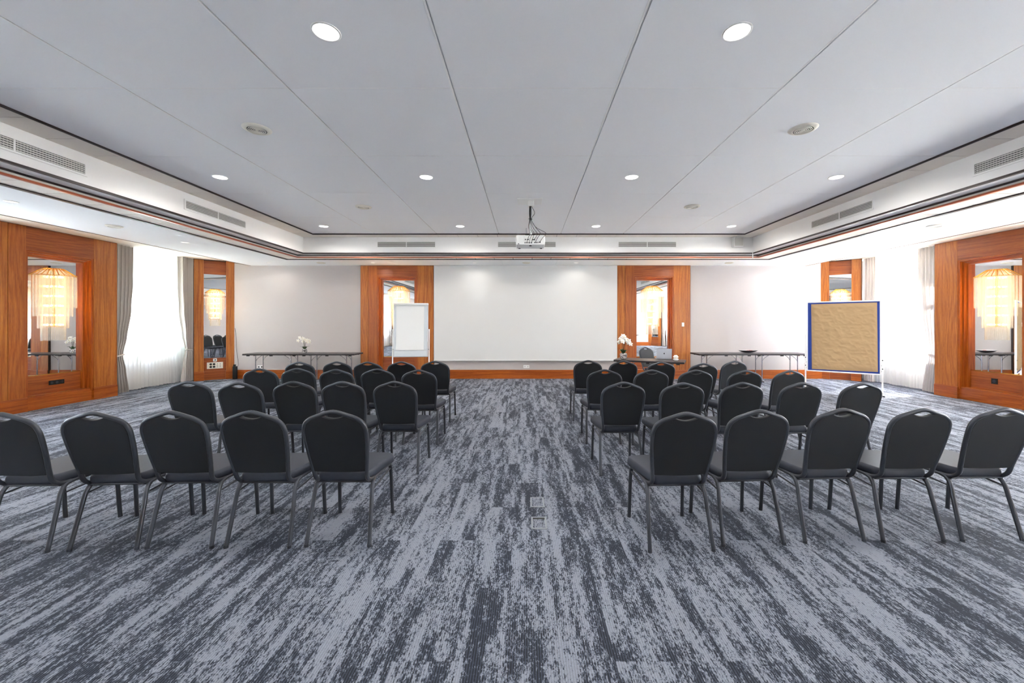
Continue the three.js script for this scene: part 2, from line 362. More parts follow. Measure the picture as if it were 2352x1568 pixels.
// back wall
niche('wood panel with a mirror niche right behind the flip chart', [-3.478, 0, -BACK + 0.06], 0, H_LOW);
chandelier('glass rod chandelier half hidden behind the flip chart', -3.478, CH_Y, -BACK + 0.06 - MIRROR_BACK, 0);
niche('wood panel with a mirror niche behind the presenter table', [3.43, 0, -BACK + 0.06], 0, H_LOW);
chandelier('glass rod chandelier on the mirror behind the presenter table', 3.43, CH_Y, -BACK + 0.06 - MIRROR_BACK, 0);
// side walls
const nth = ['farthest', 'middle', 'rearmost'];
for (const S of SIDES) NICHE_Z.forEach((z, i) => {
  const zz = z + S.z, turn = -S.s * Math.PI / 2;
  const where = i === 0 ? `big ${S.name} wall panel between curtain and picture edge` : `${nth[i]} ${S.name} wall panel, outside the view`;
  niche(i === 0 ? `wide wood panel with a mirror niche on the ${S.name} wall, beside the ${S.name} curtains` : `wood panel with a mirror niche, the ${nth[i]} of three along the ${S.name} wall`, [S.face, 0, -zz], turn, H_RECESS, S.s);
  chandelier(i === 0 ? `large glass rod chandelier on the mirror nearest the ${S.name} edge of the photo` : `glass rod chandelier in the ${nth[i]} of three niches along the ${S.name} wall`, S.face + S.s * MIRROR_BACK, CH_Y, -zz, turn);
});
// corners
const CORNER_K = 0.74;
for (const S of SIDES) for (const far of [1, 0]) {
  const x = S.s < 0 ? -8.225 : 8.29, d = far ? 10.605 : FRONT + 0.255, nx = -S.s * 0.617, nz = far ? 0.787 : -0.787, turn = Math.atan2(nx, nz);
  cornerNiche(far ? `slim wood corner panel with a narrow mirror, at the ${S.name} end of the back wall` : `slim wood corner panel with a narrow mirror, behind the viewpoint on the ${S.name}`, [x, 0, -d], turn, H_RECESS);
  chandelier(far ? `small glass rod chandelier in the ${S.name} corner mirror ${S.s < 0 ? 'above the socket plate' : 'above the pinboard'}` : `small glass rod chandelier in the ${S.name} corner behind the viewpoint`, x - nx * 0.097, EYE + 0.866 - 1.30 * CORNER_K, -d - nz * 0.097, turn, CORNER_K);
}

// ---------------------------------------------------------------- curtains
function sheet(nu, nv, fn) {
  const pos = [], uv = [], idx = [];
  for (let j = 0; j <= nv; j++) for (let i = 0; i <= nu; i++) { const p = fn(i / nu, j / nv); pos.push(p[0], p[1], p[2]); uv.push(i / nu, j / nv); }
  for (let j = 0; j < nv; j++) for (let i = 0; i < nu; i++) { const a = j * (nu + 1) + i; idx.push(a, a + 1, a + nu + 1, a + 1, a + nu + 2, a + nu + 1); }
  const g = new THREE.BufferGeometry();
  g.setAttribute('position', new THREE.Float32BufferAttribute(pos, 3)); g.setAttribute('uv', new THREE.Float32BufferAttribute(uv, 2)); g.setIndex(idx); g.computeVertexNormals();
  return g;
}
const lerp = (a, b, t) => a + (b - a) * t, smooth = (t) => { t = Math.min(1, Math.max(0, t)); return t * t * (3 - 2 * t); };
function profile(keys, y) { for (let i = 0; i < keys.length - 1; i++) if (y <= keys[i + 1][0]) { const t = smooth((y - keys[i][0]) / (keys[i + 1][0] - keys[i][0])); return lerp(keys[i][1], keys[i + 1][1], t); } return keys.at(-1)[1]; }
function sheerCurtain(label, S, zc) {
  const x = S.face - S.s * -0.20, a = zc - (S.s > 0 ? 0.69 : 0.80), b = zc + 0.97, top = H_RECESS - 0.01, ph = rnd() * 6;
  const g = sheet(240, 14, (u, v) => {
    const y = 0.035 + (top - 0.035) * v, amp = 0.030 + 0.012 * Math.sin(u * 17 + ph), w = u * 2 * Math.PI * 20 + Math.sin(u * 31 + ph) * 0.8 + Math.sin(v * 2.2 + u * 9) * 0.35;
    return [x + Math.sin(w) * amp * (v > 0.96 ? 0.6 : 1), y + 0.006 * Math.sin(u * 23), -(lerp(a, b, u) + 0.012 * Math.cos(w))];
  });
  return tag(mk('sheer_curtain', g, M.sheer), label, 'curtain', 'white sheer curtains');
}
function drape(label, S, zOuter, dir) { // dir: +1 when the gathered side is the one with the smaller depth
  const t = thing('drape', label, 'curtain', [S.face + S.s * 0.10, 0, -zOuter], 0, 'grey drapes tied back beside the windows');
  const top = H_RECESS - 0.01, ph = rnd() * 6, tie = 0.82;
  const width = [[0, 0.27], [0.5, 0.22], [tie, 0.165], [1.2, 0.24], [1.8, 0.33], [2.4, 0.37], [3.2, 0.38]], amp = [[0, 0.05], [tie, 0.022], [1.5, 0.05], [3.2, 0.055]];
  const cloth = sheet(120, 44, (u, v) => {
    const y = 0.03 + (top - 0.03) * v, w = profile(width, y), a = profile(amp, y), p = u * 2 * Math.PI * 4.5 + ph + Math.sin(v * 3 + u * 5) * 0.5;
    return [Math.sin(p) * a, y, -dir * (u * w + 0.015 * Math.cos(p))];
  });
  mk('cloth', cloth, M.drape, t);
  const band = [];
  for (let i = 0; i <= 20; i++) { const a = i / 20 * Math.PI * 2; band.push(V(Math.cos(a) * 0.034, tie + 0.018 * Math.sin(a * 1) , -dir * (0.083 + 0.098 * Math.sin(a)))); }
  const bg = tube(band.slice(0, -1), 0.016, 40, 8, 0, true); mk('tieback', bg, M.drape, t);
  return t;
}
for (const S of SIDES) WINDOW_Z.forEach((z, i) => {
  const zz = z + S.z, seen = i === 0, pos = ['far', 'second', 'third', 'rear'][i];
  sheerCurtain(seen ? `white sheer curtain with bright daylight, between the ${S.name} pair of grey drapes` : `white sheer curtain over the ${pos} window of the ${S.name} wall, outside the view`, S, zz);
  drape(seen ? `grey tied-back drape beside the big wood panel of the ${S.name} wall` : `grey drape at the near side of the ${pos} window of the ${S.name} wall`, S, zz - 0.985, 1);
  drape(seen ? `grey tied-back drape beside the ${S.name} corner panel${S.s > 0 ? ', above the pinboard' : ''}` : `grey drape at the far side of the ${pos} window of the ${S.name} wall`, S, zz + (S.s > 0 ? 0.83 : 0.94), -1);
});

// ---------------------------------------------------------------- banquet chairs
function makeChair(label) {
  const t = thing('banquet_chair', label, 'chair', [0, 0, 0], 0, 'black banquet chairs in rows');
  const zb = (y) => 0.180 + (y - 0.42) * (0.140 / 0.52);          // lean of the back
  const half = [[0, 0.930], [0.035, 0.924], [0.10, 0.902], [0.155, 0.880], [0.190, 0.850], [0.2055, 0.808], [0.206, 0.74], [0.196, 0.62], [0.183, 0.52], [0.178, 0.455]];
  const left = half.slice(1).reverse().map(([x, y]) => V(-x, y, zb(y))), right = half.map(([x, y]) => V(x, y, zb(y)));
  const low = (s) => [V(s * 0.178, 0.425, 0.160), V(s * 0.183, 0.412, 0.12), V(s * 0.19, 0.41, 0.08)];
  const path = [...low(-1).reverse(), ...left, ...right, ...low(1)];
  mk('back_frame', [tube(path, 0.0145, 100, 8), ...caps(path, 0.0145)], M.frame, t);
  // back panel with the handle opening left below the crown
  const ins = 0.010, sh = new THREE.Shape(), pts = [];
  for (const [x, y] of half.slice(2, 9)) pts.push([x - ins, y - ins * 0.7]);
  pts.push([0.173, 0.502]);
  sh.moveTo(-0.173, 0.502);
  for (const [x, y] of pts.slice().reverse().slice(1)) sh.lineTo(-x, y);
  sh.lineTo(-0.076, 0.898); sh.quadraticCurveTo(-0.045, 0.880, 0, 0.878); sh.quadraticCurveTo(0.045, 0.880, 0.076, 0.898);
  for (const [x, y] of pts) sh.lineTo(x, y);
  sh.quadraticCurveTo(0, 0.490, -0.173, 0.502);
  const panel = new THREE.ExtrudeGeometry(sh, { depth: 0.018, bevelEnabled: true, bevelThickness: 0.009, bevelSize: 0.006, bevelSegments: 2, curveSegments: 8 });
  const p = panel.attributes.position;
  for (let i = 0; i < p.count; i++) p.setZ(i, zb(p.getY(i)) + p.getZ(i) - 0.015);
  panel.computeVertexNormals();
  mk('backrest', panel, M.vinyl, t);
  // seat cushion
  const s2 = new THREE.Shape(), rr = 0.05;
  s2.moveTo(-0.135, 0.16); s2.lineTo(0.135, 0.16); s2.quadraticCurveTo(0.162, 0.16, 0.17, 0.12); s2.lineTo(0.222, -0.20); s2.quadraticCurveTo(0.222, -0.245, 0.18, -0.25); s2.quadraticCurveTo(0, -0.272, -0.18, -0.25); s2.quadraticCurveTo(-0.222, -0.245, -0.222, -0.20); s2.lineTo(-0.17, 0.12); s2.quadraticCurveTo(-0.162, 0.16, -0.135, 0.16);
  const cushion = new THREE.ExtrudeGeometry(s2, { depth: 0.006, bevelEnabled: true, bevelThickness: 0.030, bevelSize: 0.020, bevelSegments: 6, curveSegments: 8 });
  cushion.scale(0.97, 0.97, 1); cushion.rotateX(Math.PI / 2); cushion.translate(0, 0.450, 0);
  mk('seat', cushion, M.seatVinyl, t);
  // underframe
  const rails = [];
  for (const s of [-1, 1]) rails.push(rod(V(s * 0.19, 0.41, 0.10), V(s * 0.20, 0.41, -0.21), 0.0115, 8));
  rails.push(rod(V(-0.187, 0.405, 0.145), V(0.187, 0.405, 0.145), 0.009, 8), rod(V(-0.2, 0.41, -0.18), V(0.2, 0.41, -0.18), 0.009, 8));
  mk('seat_frame', rails, M.frame, t);
  for (const s of [-1, 1]) {
    const rear = [V(s * 0.19, 0.41, 0.075), V(s * 0.193, 0.402, 0.115), V(s * 0.197, 0.365, 0.148), V(s * 0.203, 0.27, 0.175), V(s * 0.213, 0.012, 0.243)];
    mk('leg', [tube(rear, 0.0138, 24, 8), cyl(0.0145, 0.0145, 0.02, s * 0.2134, 0.010, 0.2435, 10)], M.frame, t);
    const front = [V(s * 0.20, 0.41, -0.165), V(s * 0.202, 0.402, -0.195), V(s * 0.204, 0.37, -0.212), V(s * 0.210, 0.012, -0.243)];
    mk('leg', [tube(front, 0.0138, 20, 8), cyl(0.0145, 0.0145, 0.02, s * 0.2103, 0.010, -0.2435, 10)], M.frame, t);
    mk('side_brace', [rod(V(s * 0.1985, 0.345, 0.155), V(s * 0.204, 0.372, -0.21), 0.0065, 6)], M.frame, t);
  }
  return t;
}
const ROWS = [ // x and depth of the middle of the back feet, from the aisle outwards; turn in degrees
  ['nearest', [[-1.279, 2.72, 0], [-1.811, 2.705, 0], [-2.34, 2.70, 1], [-2.835, 2.675, 3], [-3.385, 2.65, 1]], [[1.022, 2.66, 2], [1.537, 2.735, 3], [2.12, 2.775, 3], [2.678, 2.78, 1], [3.237, 2.79, 1]]],
  ['second', [[-1.301, 4.02, 0], [-1.811, 4.015, 0], [-2.295, 4.02, 0], [-2.79, 3.96, 0], [-3.347, 4.03, 2]], [[0.944, 3.975, 1], [1.498, 3.93, 2], [2.079, 3.95, 3], [2.647, 3.95, 4], [3.213, 3.925, 4]]],
  ['third', [[-1.322, 4.99, 0], [-1.87, 5.10, 0], [-2.36, 5.04, 0], [-2.902, 5.15, 0], [-3.371, 5.12, 2]], [[0.967, 5.02, 0], [1.527, 4.985, 2], [2.068, 4.98, 2], [2.642, 4.94, 4], [3.15, 4.925, 8]]],
  ['farthest', [[-1.377, 6.10, 0], [-1.855, 6.02, 0], [-2.335, 5.97, 0], [-2.807, 6.01, 0], [-3.348, 5.96, 2]], [[0.945, 6.21, 0], [1.47, 6.14, 0], [1.965, 5.97, 4], [2.50, 5.76, 2], [3.094, 6.12, 10]]],
];
const ORDER = ['aisle-end', 'second-from-aisle', 'middle', 'second-from-outside', 'outermost'];
const RAD = Math.PI / 180;
let chair0 = null;
for (const [row, left, right] of ROWS) for (const [side, list] of [['left', left], ['right', right]]) list.forEach(([x, d, turn], i) => {
  const label = `${ORDER[i]} black banquet chair of the ${row} row, ${side} of the aisle`, at = [x, 0, -d - 0.245], r = turn * RAD;
  if (!chair0) { chair0 = makeChair(label); chair0.position.set(...at); chair0.rotation.y = r; } else dup(chair0, label, at, r);
});
{ const c = dup(chair0, 'black banquet chair behind the presenter table, facing the rows', [2.93, 0, -9.12], Math.PI + 28 * RAD); delete c.userData.group; }

// ---------------------------------------------------------------- tables
function makeTable(label, depth = 0.55) {
  const t = thing('folding_table', label, 'table', [0, 0, 0], 0, 'dark folding tables along the back wall'), W = 0.70, D = depth / 2, Y = 0.73;
  mk('tabletop', rb(2 * W - 0.004, 0.012, depth, 0.003, 0, Y - 0.006, 0), M.tableTop, t);
  mk('edge_band', rb(2 * W, 0.026, depth + 0.004, 0.004, 0, Y - 0.0255, 0), M.tableEdge, t);
  for (const s of [-1, 1]) {
    const x = s * (W - 0.25);
    for (const k of [-1, 1]) {
      mk('leg', rod(V(x, Y - 0.04, k * (D - 0.13)), V(x, 0.03, k * (D - 0.13)), 0.0135, 10), M.chrome, t);
      mk('brace', tube([V(x, Y - 0.20, k * (D - 0.13)), V(x - s * 0.06, Y - 0.12, k * (D - 0.13)), V(x - s * 0.17, Y - 0.045, k * (D - 0.13))], 0.006, 10, 6), M.chrome, t);
    }
    mk('foot', [rod(V(x, 0.026, -D + 0.04), V(x, 0.026, D - 0.04), 0.015, 10), cyl(0.016, 0.018, 0.026, x, 0.013, -D + 0.05, 10), cyl(0.016, 0.018, 0.026, x, 0.013, D - 0.05, 10)], M.chrome, t);
    mk('leg_bar', rod(V(x, Y - 0.05, -D + 0.06), V(x, Y - 0.05, D - 0.06), 0.012, 8), M.chrome, t);
  }
  for (const [x, k] of [[-0.58, 1], [0, 1], [0.58, 1], [-0.58, -1], [0.58, -1]]) mk('stacking_buffer', rb(0.07, 0.026, 0.035, 0.006, x, Y - 0.050, k * (D - 0.04)), M.black, t);
  return t;
}
const table0 = makeTable('dark folding table left of the white orchid, along the left part of the back wall');
table0.position.set(-6.42, 0, -10.33);
dup(table0, 'dark folding table beside the left wood niche panel, right of the white orchid', [-5.015, 0, -10.33], 0);
dup(table0, 'dark folding table carrying the shallow dish, right of the wood niche panel', [5.025, 0, -10.33], 0);
dup(table0, 'dark folding table beside the pinboard, outer half of the pair on the right', [6.43, 0, -10.33], 0);
dup(table0, 'dark folding table behind the viewpoint, seen only in a mirror', [6.4, 0, -FRONT - 0.55], 0);
const PT = [2.612, -8.50], PTR = -24.6 * RAD;                       // presenter table: centre and turn
const presenter = makeTable('dark presenter table with a laptop and an orchid, turned at an angle', 0.62);
presenter.position.set(PT[0], 0, PT[1]); presenter.rotation.y = PTR; delete presenter.userData.group;

// ---------------------------------------------------------------- things on the tables
const mosaic = (() => { const n = lattice(30, 16, 41), m = lattice(70, 30, 42); return texture(256, 128, true, (x, y, o) => { const v = m(x / 256, y / 128) * 0.7 + n(x / 256, y / 128) * 0.5 > 0.62; o[0] = v ? 232 : 62; o[1] = v ? 228 : 54; o[2] = v ? 226 : 58; }); })();
M.pot = std(0xffffff, 0.3, 0, { map: mosaic });
function blossom(r) {
  const g = [];
  for (let i = 0; i < 5; i++) {
    const s = new THREE.SphereGeometry(r, 8, 6), a = i / 5 * Math.PI * 2, k = i % 2 ? 1.0 : 0.85;
    s.scale(0.55 * k, 0.95 * k, 0.16); s.translate(0, r * 0.8, 0); s.rotateX(-0.25); s.rotateZ(a); g.push(s);
  }
  return g;
}
function orchid(label, pos, size, lean) {
  const t = thing('potted_orchid', label, 'plant', pos, 0), P = [[0.0, 0], [0.045, 0], [0.06, 0.02], [0.075, 0.065], [0.07, 0.105], [0.058, 0.125], [0.052, 0.125], [0.06, 0.10], [0.0, 0.095]];
  mk('pot', new THREE.LatheGeometry(P.map(([r, y]) => new THREE.Vector2(r * size, y * size)), 28), M.pot, t);
  for (let i = 0; i < 6; i++) {
    const a = i / 6 * 6.283 + 0.4, L = (0.13 + 0.05 * rnd()) * size;
    const g = sheet(4, 8, (u, v) => { const w = Math.sin(Math.PI * (0.12 + 0.88 * v)) * 0.024 * size, r = 0.012 + v * L * 0.72, s = (u - 0.5) * 2 * w; return [Math.cos(a) * r - Math.sin(a) * s, 0.10 * size + Math.sin(v * 1.9) * L * 0.62 + Math.abs(u - 0.5) * 0.008, Math.sin(a) * r + Math.cos(a) * s]; });
    mk('leaf', g, M.leaf, t);
  }
  const spots = [];
  for (let k = 0; k < 4; k++) {
    const a = k * 1.57 + 0.5, R = (0.07 + 0.045 * (k % 2)) * size, H = (0.40 + 0.07 * ((k * 2) % 3) / 2) * size;
    const pts = [V(0, 0.1 * size, 0), V(0.2 * R * Math.cos(a), 0.24 * size, 0.2 * R * Math.sin(a)), V(0.55 * R * Math.cos(a) + lean * 0.3, H * 0.92, 0.5 * R * Math.sin(a)), V(R * Math.cos(a) + lean, H, R * Math.sin(a)), V(1.55 * R * Math.cos(a) + lean * 1.3, H * 0.80, 1.5 * R * Math.sin(a))];
    mk('stem', tube(pts, 0.003 * size, 24, 6), M.stem, t);
    const c = new THREE.CatmullRomCurve3(pts, false, 'centripetal'); for (let i = 0; i < 5; i++) spots.push(c.getPoint(0.50 + i * 0.12));
  }
  for (const s of spots) {
    const turn = new THREE.Euler(-0.1 + (rnd() - 0.5) * 0.7, (rnd() - 0.5) * 1.9, (rnd() - 0.5)), q = new THREE.Quaternion().setFromEuler(turn), off = V((rnd() - 0.5) * 0.05, (rnd() - 0.5) * 0.03, 0.015).multiplyScalar(size);
    const b = mk('blossom', blossom(0.032 * size), M.petal, t); b.position.copy(s).add(off); b.quaternion.copy(q);
    const h = new THREE.SphereGeometry(0.008 * size, 8, 6); h.translate(0, 0, 0.008 * size); mk('heart', h, M.petalHeart, b);
  }
  return t;
}
orchid('white orchid in a mosaic pot on the long left tables', [-5.69, 0.73, -10.30], 0.86, 0.0);
orchid('white orchid in a mosaic pot on the left end of the presenter table', [2.085, 0.73, -8.62], 1.05, 0.03);
{ // small white ornament: an opened flower of china petals
  const t = thing('flower_ornament', 'small white flower-shaped ornament on the right end of the presenter table', 'ornament', [3.06, 0.73, -8.22]);
  mk('base', new THREE.LatheGeometry([[0, 0], [0.035, 0], [0.05, 0.02], [0.056, 0.045], [0.03, 0.05], [0, 0.05]].map(([r, y]) => new THREE.Vector2(r, y)), 20), M.dish, t);
  for (const [n, r, tilt, y] of [[7, 0.03, 0.75, 0.055], [6, 0.026, 0.4, 0.07], [4, 0.02, 0.1, 0.085]]) for (let i = 0; i < n; i++) {
    const s = new THREE.SphereGeometry(r, 8, 6); s.scale(0.75, 1.1, 0.3); s.translate(0, r * 0.8, 0.006); s.rotateX(tilt); s.translate(0, 0, 0.012); s.rotateY(i / n * 6.283 + r * 40); s.translate(0, y, 0); mk('petal', s, M.petal, t);
  }
}
{ // laptop, its lid's back towards the rows
  const t = thing('laptop', 'silver laptop standing open on the presenter table, back of its lid in view', 'laptop', [2.955, 0.73, -8.62], -8 * RAD);
  mk('base', rb(0.315, 0.014, 0.22, 0.005, 0, 0.0085, -0.11), M.laptop, t);
  mk('keyboard', bx(-0.135, 0.135, 0.0155, 0.0165, -0.11, -0.025), M.black, t);
  const lid = mk('lid', rb(0.315, 0.215, 0.007, 0.003, 0, 0.108, 0), M.laptop, t); lid.position.set(0, 0.012, 0.004); lid.rotation.x = 0.14;
  mk('screen', bx(-0.148, 0.148, 0.012, 0.205, -0.0046, -0.0036), M.black, lid);
  const ap = new THREE.Shape(), R = 0.0125;                          // the emblem: a fruit outline with a bite and a leaf
  ap.moveTo(0, R * 0.78); ap.bezierCurveTo(R * 0.5, R * 1.15, R * 1.0, R * 0.9, R * 1.02, R * 0.62); ap.bezierCurveTo(R * 0.62, R * 0.4, R * 0.6, -R * 0.2, R * 1.1, -R * 0.38);
  ap.bezierCurveTo(R * 0.9, -R * 1.0, R * 0.5, -R * 1.3, 0, -R * 1.05); ap.bezierCurveTo(-R * 0.6, -R * 1.3, -R * 1.15, -R * 0.7, -R * 1.1, R * 0.1); ap.bezierCurveTo(-R * 1.05, R * 0.9, -R * 0.5, R * 1.1, 0, R * 0.78);
  const lf = new THREE.Shape(); lf.moveTo(0, R * 0.95); lf.quadraticCurveTo(R * 0.05, R * 1.5, R * 0.5, R * 1.65); lf.quadraticCurveTo(R * 0.5, R * 1.1, 0, R * 0.95);
  const lg = [ap, lf].map((s) => { const g = new THREE.ExtrudeGeometry(s, { depth: 0.0006, bevelEnabled: false, curveSegments: 8 }); g.translate(0, 0.112, 0.0036); return g; });
  mk('emblem', lg, M.black, lid);
}
{ // shallow oval dish with something red in it
  const t = thing('dish', 'shallow upswept oval dish on the right tables, dark outside and white inside', 'dish', [5.70, 0.73, -10.32]);
  const g = (dy, k) => { const l = new THREE.LatheGeometry([[0, 0.006], [0.05, 0.006], [0.10, 0.016], [0.17, 0.040], [0.225, 0.07]].map(([r, y]) => new THREE.Vector2(r * k, y + dy)), 32); l.scale(1.08, 1, 0.55); return l; };
  mk('dish_outside', g(0, 1), M.tableEdge, t); mk('dish_inside', g(0.004, 0.995), M.dish, t);
  const r = thing('napkin', 'red folded napkin lying in the shallow dish', 'napkin', [5.755, 0.762, -10.32], 0.3);
  mk('napkin_fold', sheet(10, 8, (u, v) => [(u - 0.5) * 0.15, 0.022 + 0.014 * Math.sin(u * 7) * Math.cos(v * 3) + 0.02 * Math.abs(u - 0.5), (v - 0.5) * 0.09]), M.red, r);
  mk('napkin_fold', sheet(10, 8, (u, v) => [(u - 0.5) * 0.10, 0.045 - 0.05 * Math.abs(u - 0.5), (v - 0.5) * 0.07]), M.red, r);
}

// ---------------------------------------------------------------- boards and screen
{
  const t = thing('projection_screen', 'large plain white projection surface in the middle of the back wall', 'screen');
  mk('surface', bx(-2.485, 2.44, 0.505, H_LOW - 0.004, -BACK + 0.024, -BACK + 0.075), M.screen, t);
  mk('bottom_bar', [rb(4.925, 0.032, 0.076, 0.008, -0.0225, 0.498, -BACK + 0.063)], M.screen, t);
}
{
  const t = thing('flip_chart', 'white flip chart with a blank pad before the left niche', 'flip chart', [-2.435, 0, -8.46], 6 * RAD), W = 0.345;
  const board = new THREE.Group(); board.name = 'board'; t.add(board); board.position.set(0, 0.80, 0.02); board.rotation.x = -0.06;
  mk('board_panel', rb(2 * W, 1.10, 0.018, 0.006, 0, 0.55, 0), M.boardWhite, board);
  mk('board_frame', [rb(0.022, 1.12, 0.026, 0.006, -W, 0.56, 0), rb(0.022, 1.12, 0.026, 0.006, W, 0.56, 0), rb(2 * W + 0.02, 0.02, 0.026, 0.006, 0, 0.0, 0)], M.alu, board);
  mk('clamp_bar', [rb(2 * W + 0.03, 0.045, 0.045, 0.012, 0, 1.105, 0.012), rb(2 * W - 0.02, 0.012, 0.02, 0.004, 0, 1.07, 0.022)], M.plastic, board);
  mk('paper_pad', sheet(12, 20, (u, v) => [-0.30 + u * 0.57 + 0.004 * Math.sin(v * 5), 0.135 + v * 0.925, 0.020 + 0.006 * Math.sin(u * 3.1) * (1 - v) + 0.012 * (1 - v) * (1 - v)]), M.paper, board);
  mk('paper_pad', bx(-0.30, 0.27, 0.14, 1.06, 0.0095, 0.016), M.paper, board);
  for (const s of [-1, 1]) {
    mk('post', [rod(V(s * (W + 0.03), 1.36, -0.03), V(s * (W + 0.03), 0.05, 0.02), 0.0125, 12), cyl(0.014, 0.014, 0.02, s * (W + 0.03), 1.365, -0.03, 12)], M.plastic, t);
    mk('foot', [rod(V(s * (W + 0.03), 0.045, 0.02), V(s * (W + 0.08), 0.028, 0.34), 0.013, 10), rod(V(s * (W + 0.03), 0.045, 0.02), V(s * (W + 0.08), 0.028, -0.34), 0.013, 10), cyl(0.02, 0.02, 0.028, s * (W + 0.08), 0.014, 0.34, 12), cyl(0.02, 0.02, 0.028, s * (W + 0.08), 0.014, -0.34, 12)], M.plastic, t);
    mk('clamp_knob', [rod(V(s * (W - 0.005), 0.95, 0.0), V(s * (W + 0.03), 0.95, -0.015), 0.01, 8)], M.black, t);
  }
  mk('cross_bar', rod(V(-W - 0.03, 0.36, 0.008), V(W + 0.03, 0.36, 0.008), 0.011, 10), M.plastic, t);
}
{
  const w = 1.25, h = 1.535, t = thing('pinboard', 'blue pinboard covered with brown paper on white legs, before the right curtains', 'pinboard', [6.855, 0, -8.71], -36.2 * RAD), W = w / 2, y0 = 0.435;
  mk('felt_panel', bx(-W + 0.01, W - 0.01, y0 + 0.01, y0 + h - 0.01, -0.012, 0.008), M.felt, t);
  mk('board_frame', [rb(w, 0.026, 0.03, 0.006, 0, y0, 0), rb(w, 0.026, 0.03, 0.006, 0, y0 + h, 0), rb(0.026, h + 0.026, 0.03, 0.006, -W, y0 + h / 2, 0), rb(0.026, h + 0.026, 0.03, 0.006, W, y0 + h / 2, 0)], M.white, t);
  const n1 = lattice(7, 9, 51), n2 = lattice(16, 22, 52), n3 = lattice(40, 60, 53);
  const ridge = (x) => 1 - Math.abs(2 * x - 1);
  M.kraft = std(0xb5976f, 0.9);
  const paper = sheet(100, 130, (u, v) => {
    const c = 0.5 * ridge(n1(u * 0.98 + v * 0.12, v * 0.98)) + 0.35 * ridge(n2(u * 0.9 + v * 0.3, v * 0.95)) + 0.15 * n3(u * 0.97, v * 0.97);
    return [lerp(-W + 0.075, W - 0.055, u) + (1 - v) * 0.012, y0 + 0.045 + v * (h - 0.085) + (u - 0.5) * 0.01, 0.011 + 0.022 * c * smooth(Math.min(u, 1 - u, v, 1 - v) * 14 + 0.15)];
  });
  mk('brown_paper', paper, M.kraft, t);
  for (const s of [-1, 1]) {
    mk('leg', [rb(0.028, s > 0 ? 0.80 : 1.3, 0.028, 0.006, s * (W + 0.03), s > 0 ? 0.43 : 0.68, -0.0)], M.white, t);
    mk('leg_clip', [rb(0.03, 0.03, 0.02, 0.005, s * (W + 0.012), 0.62, 0.0), rb(0.03, 0.03, 0.02, 0.005, s * (W + 0.012), 0.5, 0.0)], M.black, t);
    mk('foot', [rb(0.036, 0.028, 0.50, 0.008, s * (W + 0.03), 0.016, 0.0)], s > 0 ? M.frame : M.white, t);
    mk('screw', [cyl(0.011, 0.011, 0.01, 0, 0, 0, 10).rotateX(Math.PI / 2).translate(s * (W + 0.03), 0.73, 0.016), cyl(0.011, 0.011, 0.01, 0, 0, 0, 10).rotateX(Math.PI / 2).translate(s * (W + 0.03), 0.55, 0.016)], M.black, t);
  }
}

// ---------------------------------------------------------------- ceiling fittings
function downlight(label, x, y, d, r, mat, light) {
  const t = thing('downlight', label, 'ceiling light', [x, y, -d]);
  const ring2 = new THREE.LatheGeometry([[r, 0.004], [r, -0.003], [r + 0.006, -0.006], [r + 0.014, -0.003], [r + 0.015, 0]].map(([a, b]) => new THREE.Vector2(a, b)), 32);
  mk('rim', ring2, M.plastic, t);
  mk('diffuser', cyl(r, r, 0.003, 0, -0.0012, 0, 32), mat, t);
  if (light) {
    const s = new THREE.SpotLight(0xfffaf2, light, 0, 1.52, 0.35, 2); s.position.set(0, -0.012, 0); s.target.position.set(0, -3, 0); s.castShadow = true; s.shadow.radius = 3; t.add(s, s.target);
  }
  return t;
}
const LX = [-4.22, -1.38, 1.45, 4.27], LXN = ['far left', 'left of centre', 'right of centre', 'far right'];
[[2.765, 'nearest'], [5.53, 'middle'], [8.36, 'farthest'], [0.0, 'fourth, overhead,']].forEach(([d, n]) => LX.forEach((x, i) => downlight(`bright ceiling downlight, ${LXN[i]} in the ${n} row of four`, x, H_UP - 0.001, d, 0.082, M.led, SPOT_UPPER)));
const LOW_SPOTS = [[-6.6, 10.3, 'far left'], [-3.94, 10.3, 'above the flip chart side'], [-1.33, 10.3, 'above the left half of the screen'], [1.28, 10.3, 'above the right half of the screen'], [3.94, 10.3, 'above the presenter table'], [6.6, 10.3, 'far right']];
for (const [x, d, n] of LOW_SPOTS) downlight(`small spot in the back soffit, ${n}`, x, H_LOW - 0.001, d, 0.045, M.ledDim, SPOT_LOWER);
for (const S of SIDES) for (const [d, n] of [[7.68, 'far'], [5.09, 'near'], [2.5, 'rearmost']]) downlight(`small recessed spot in the low soffit of the ${S.name} side, the ${n} one`, S.s * 6.53, H_LOW - 0.001, d, 0.05, M.ledDim, SPOT_LOWER);
function diffuser(label, x, y, d, r) {
  const t = thing('air_diffuser', label, 'vent', [x, y, -d], 0, 'round slotted air diffusers');
  mk('rim', new THREE.LatheGeometry([[r * 0.66, -0.016], [r * 0.72, -0.022], [r * 0.9, -0.014], [r, -0.004], [r, 0.0]].map(([a, b]) => new THREE.Vector2(a, b)), 40), M.cream, t);
  mk('recess', cyl(r * 0.7, r * 0.7, 0.004, 0, -0.013, 0, 32), M.ventDark, t);
  for (let i = 0; i < 5; i++) { const a = r * (0.60 - i * 0.118); mk('slat', new THREE.LatheGeometry([[a, -0.014], [a, -0.0185], [a - 0.0065, -0.0195], [a - 0.0075, -0.014]].map(([p, q]) => new THREE.Vector2(Math.max(p, 0.001), q)), 32), M.cream, t); }
  mk('centre_cap', cyl(r * 0.07, r * 0.07, 0.02, 0, -0.012, 0, 16), M.cream, t);
  return t;
}
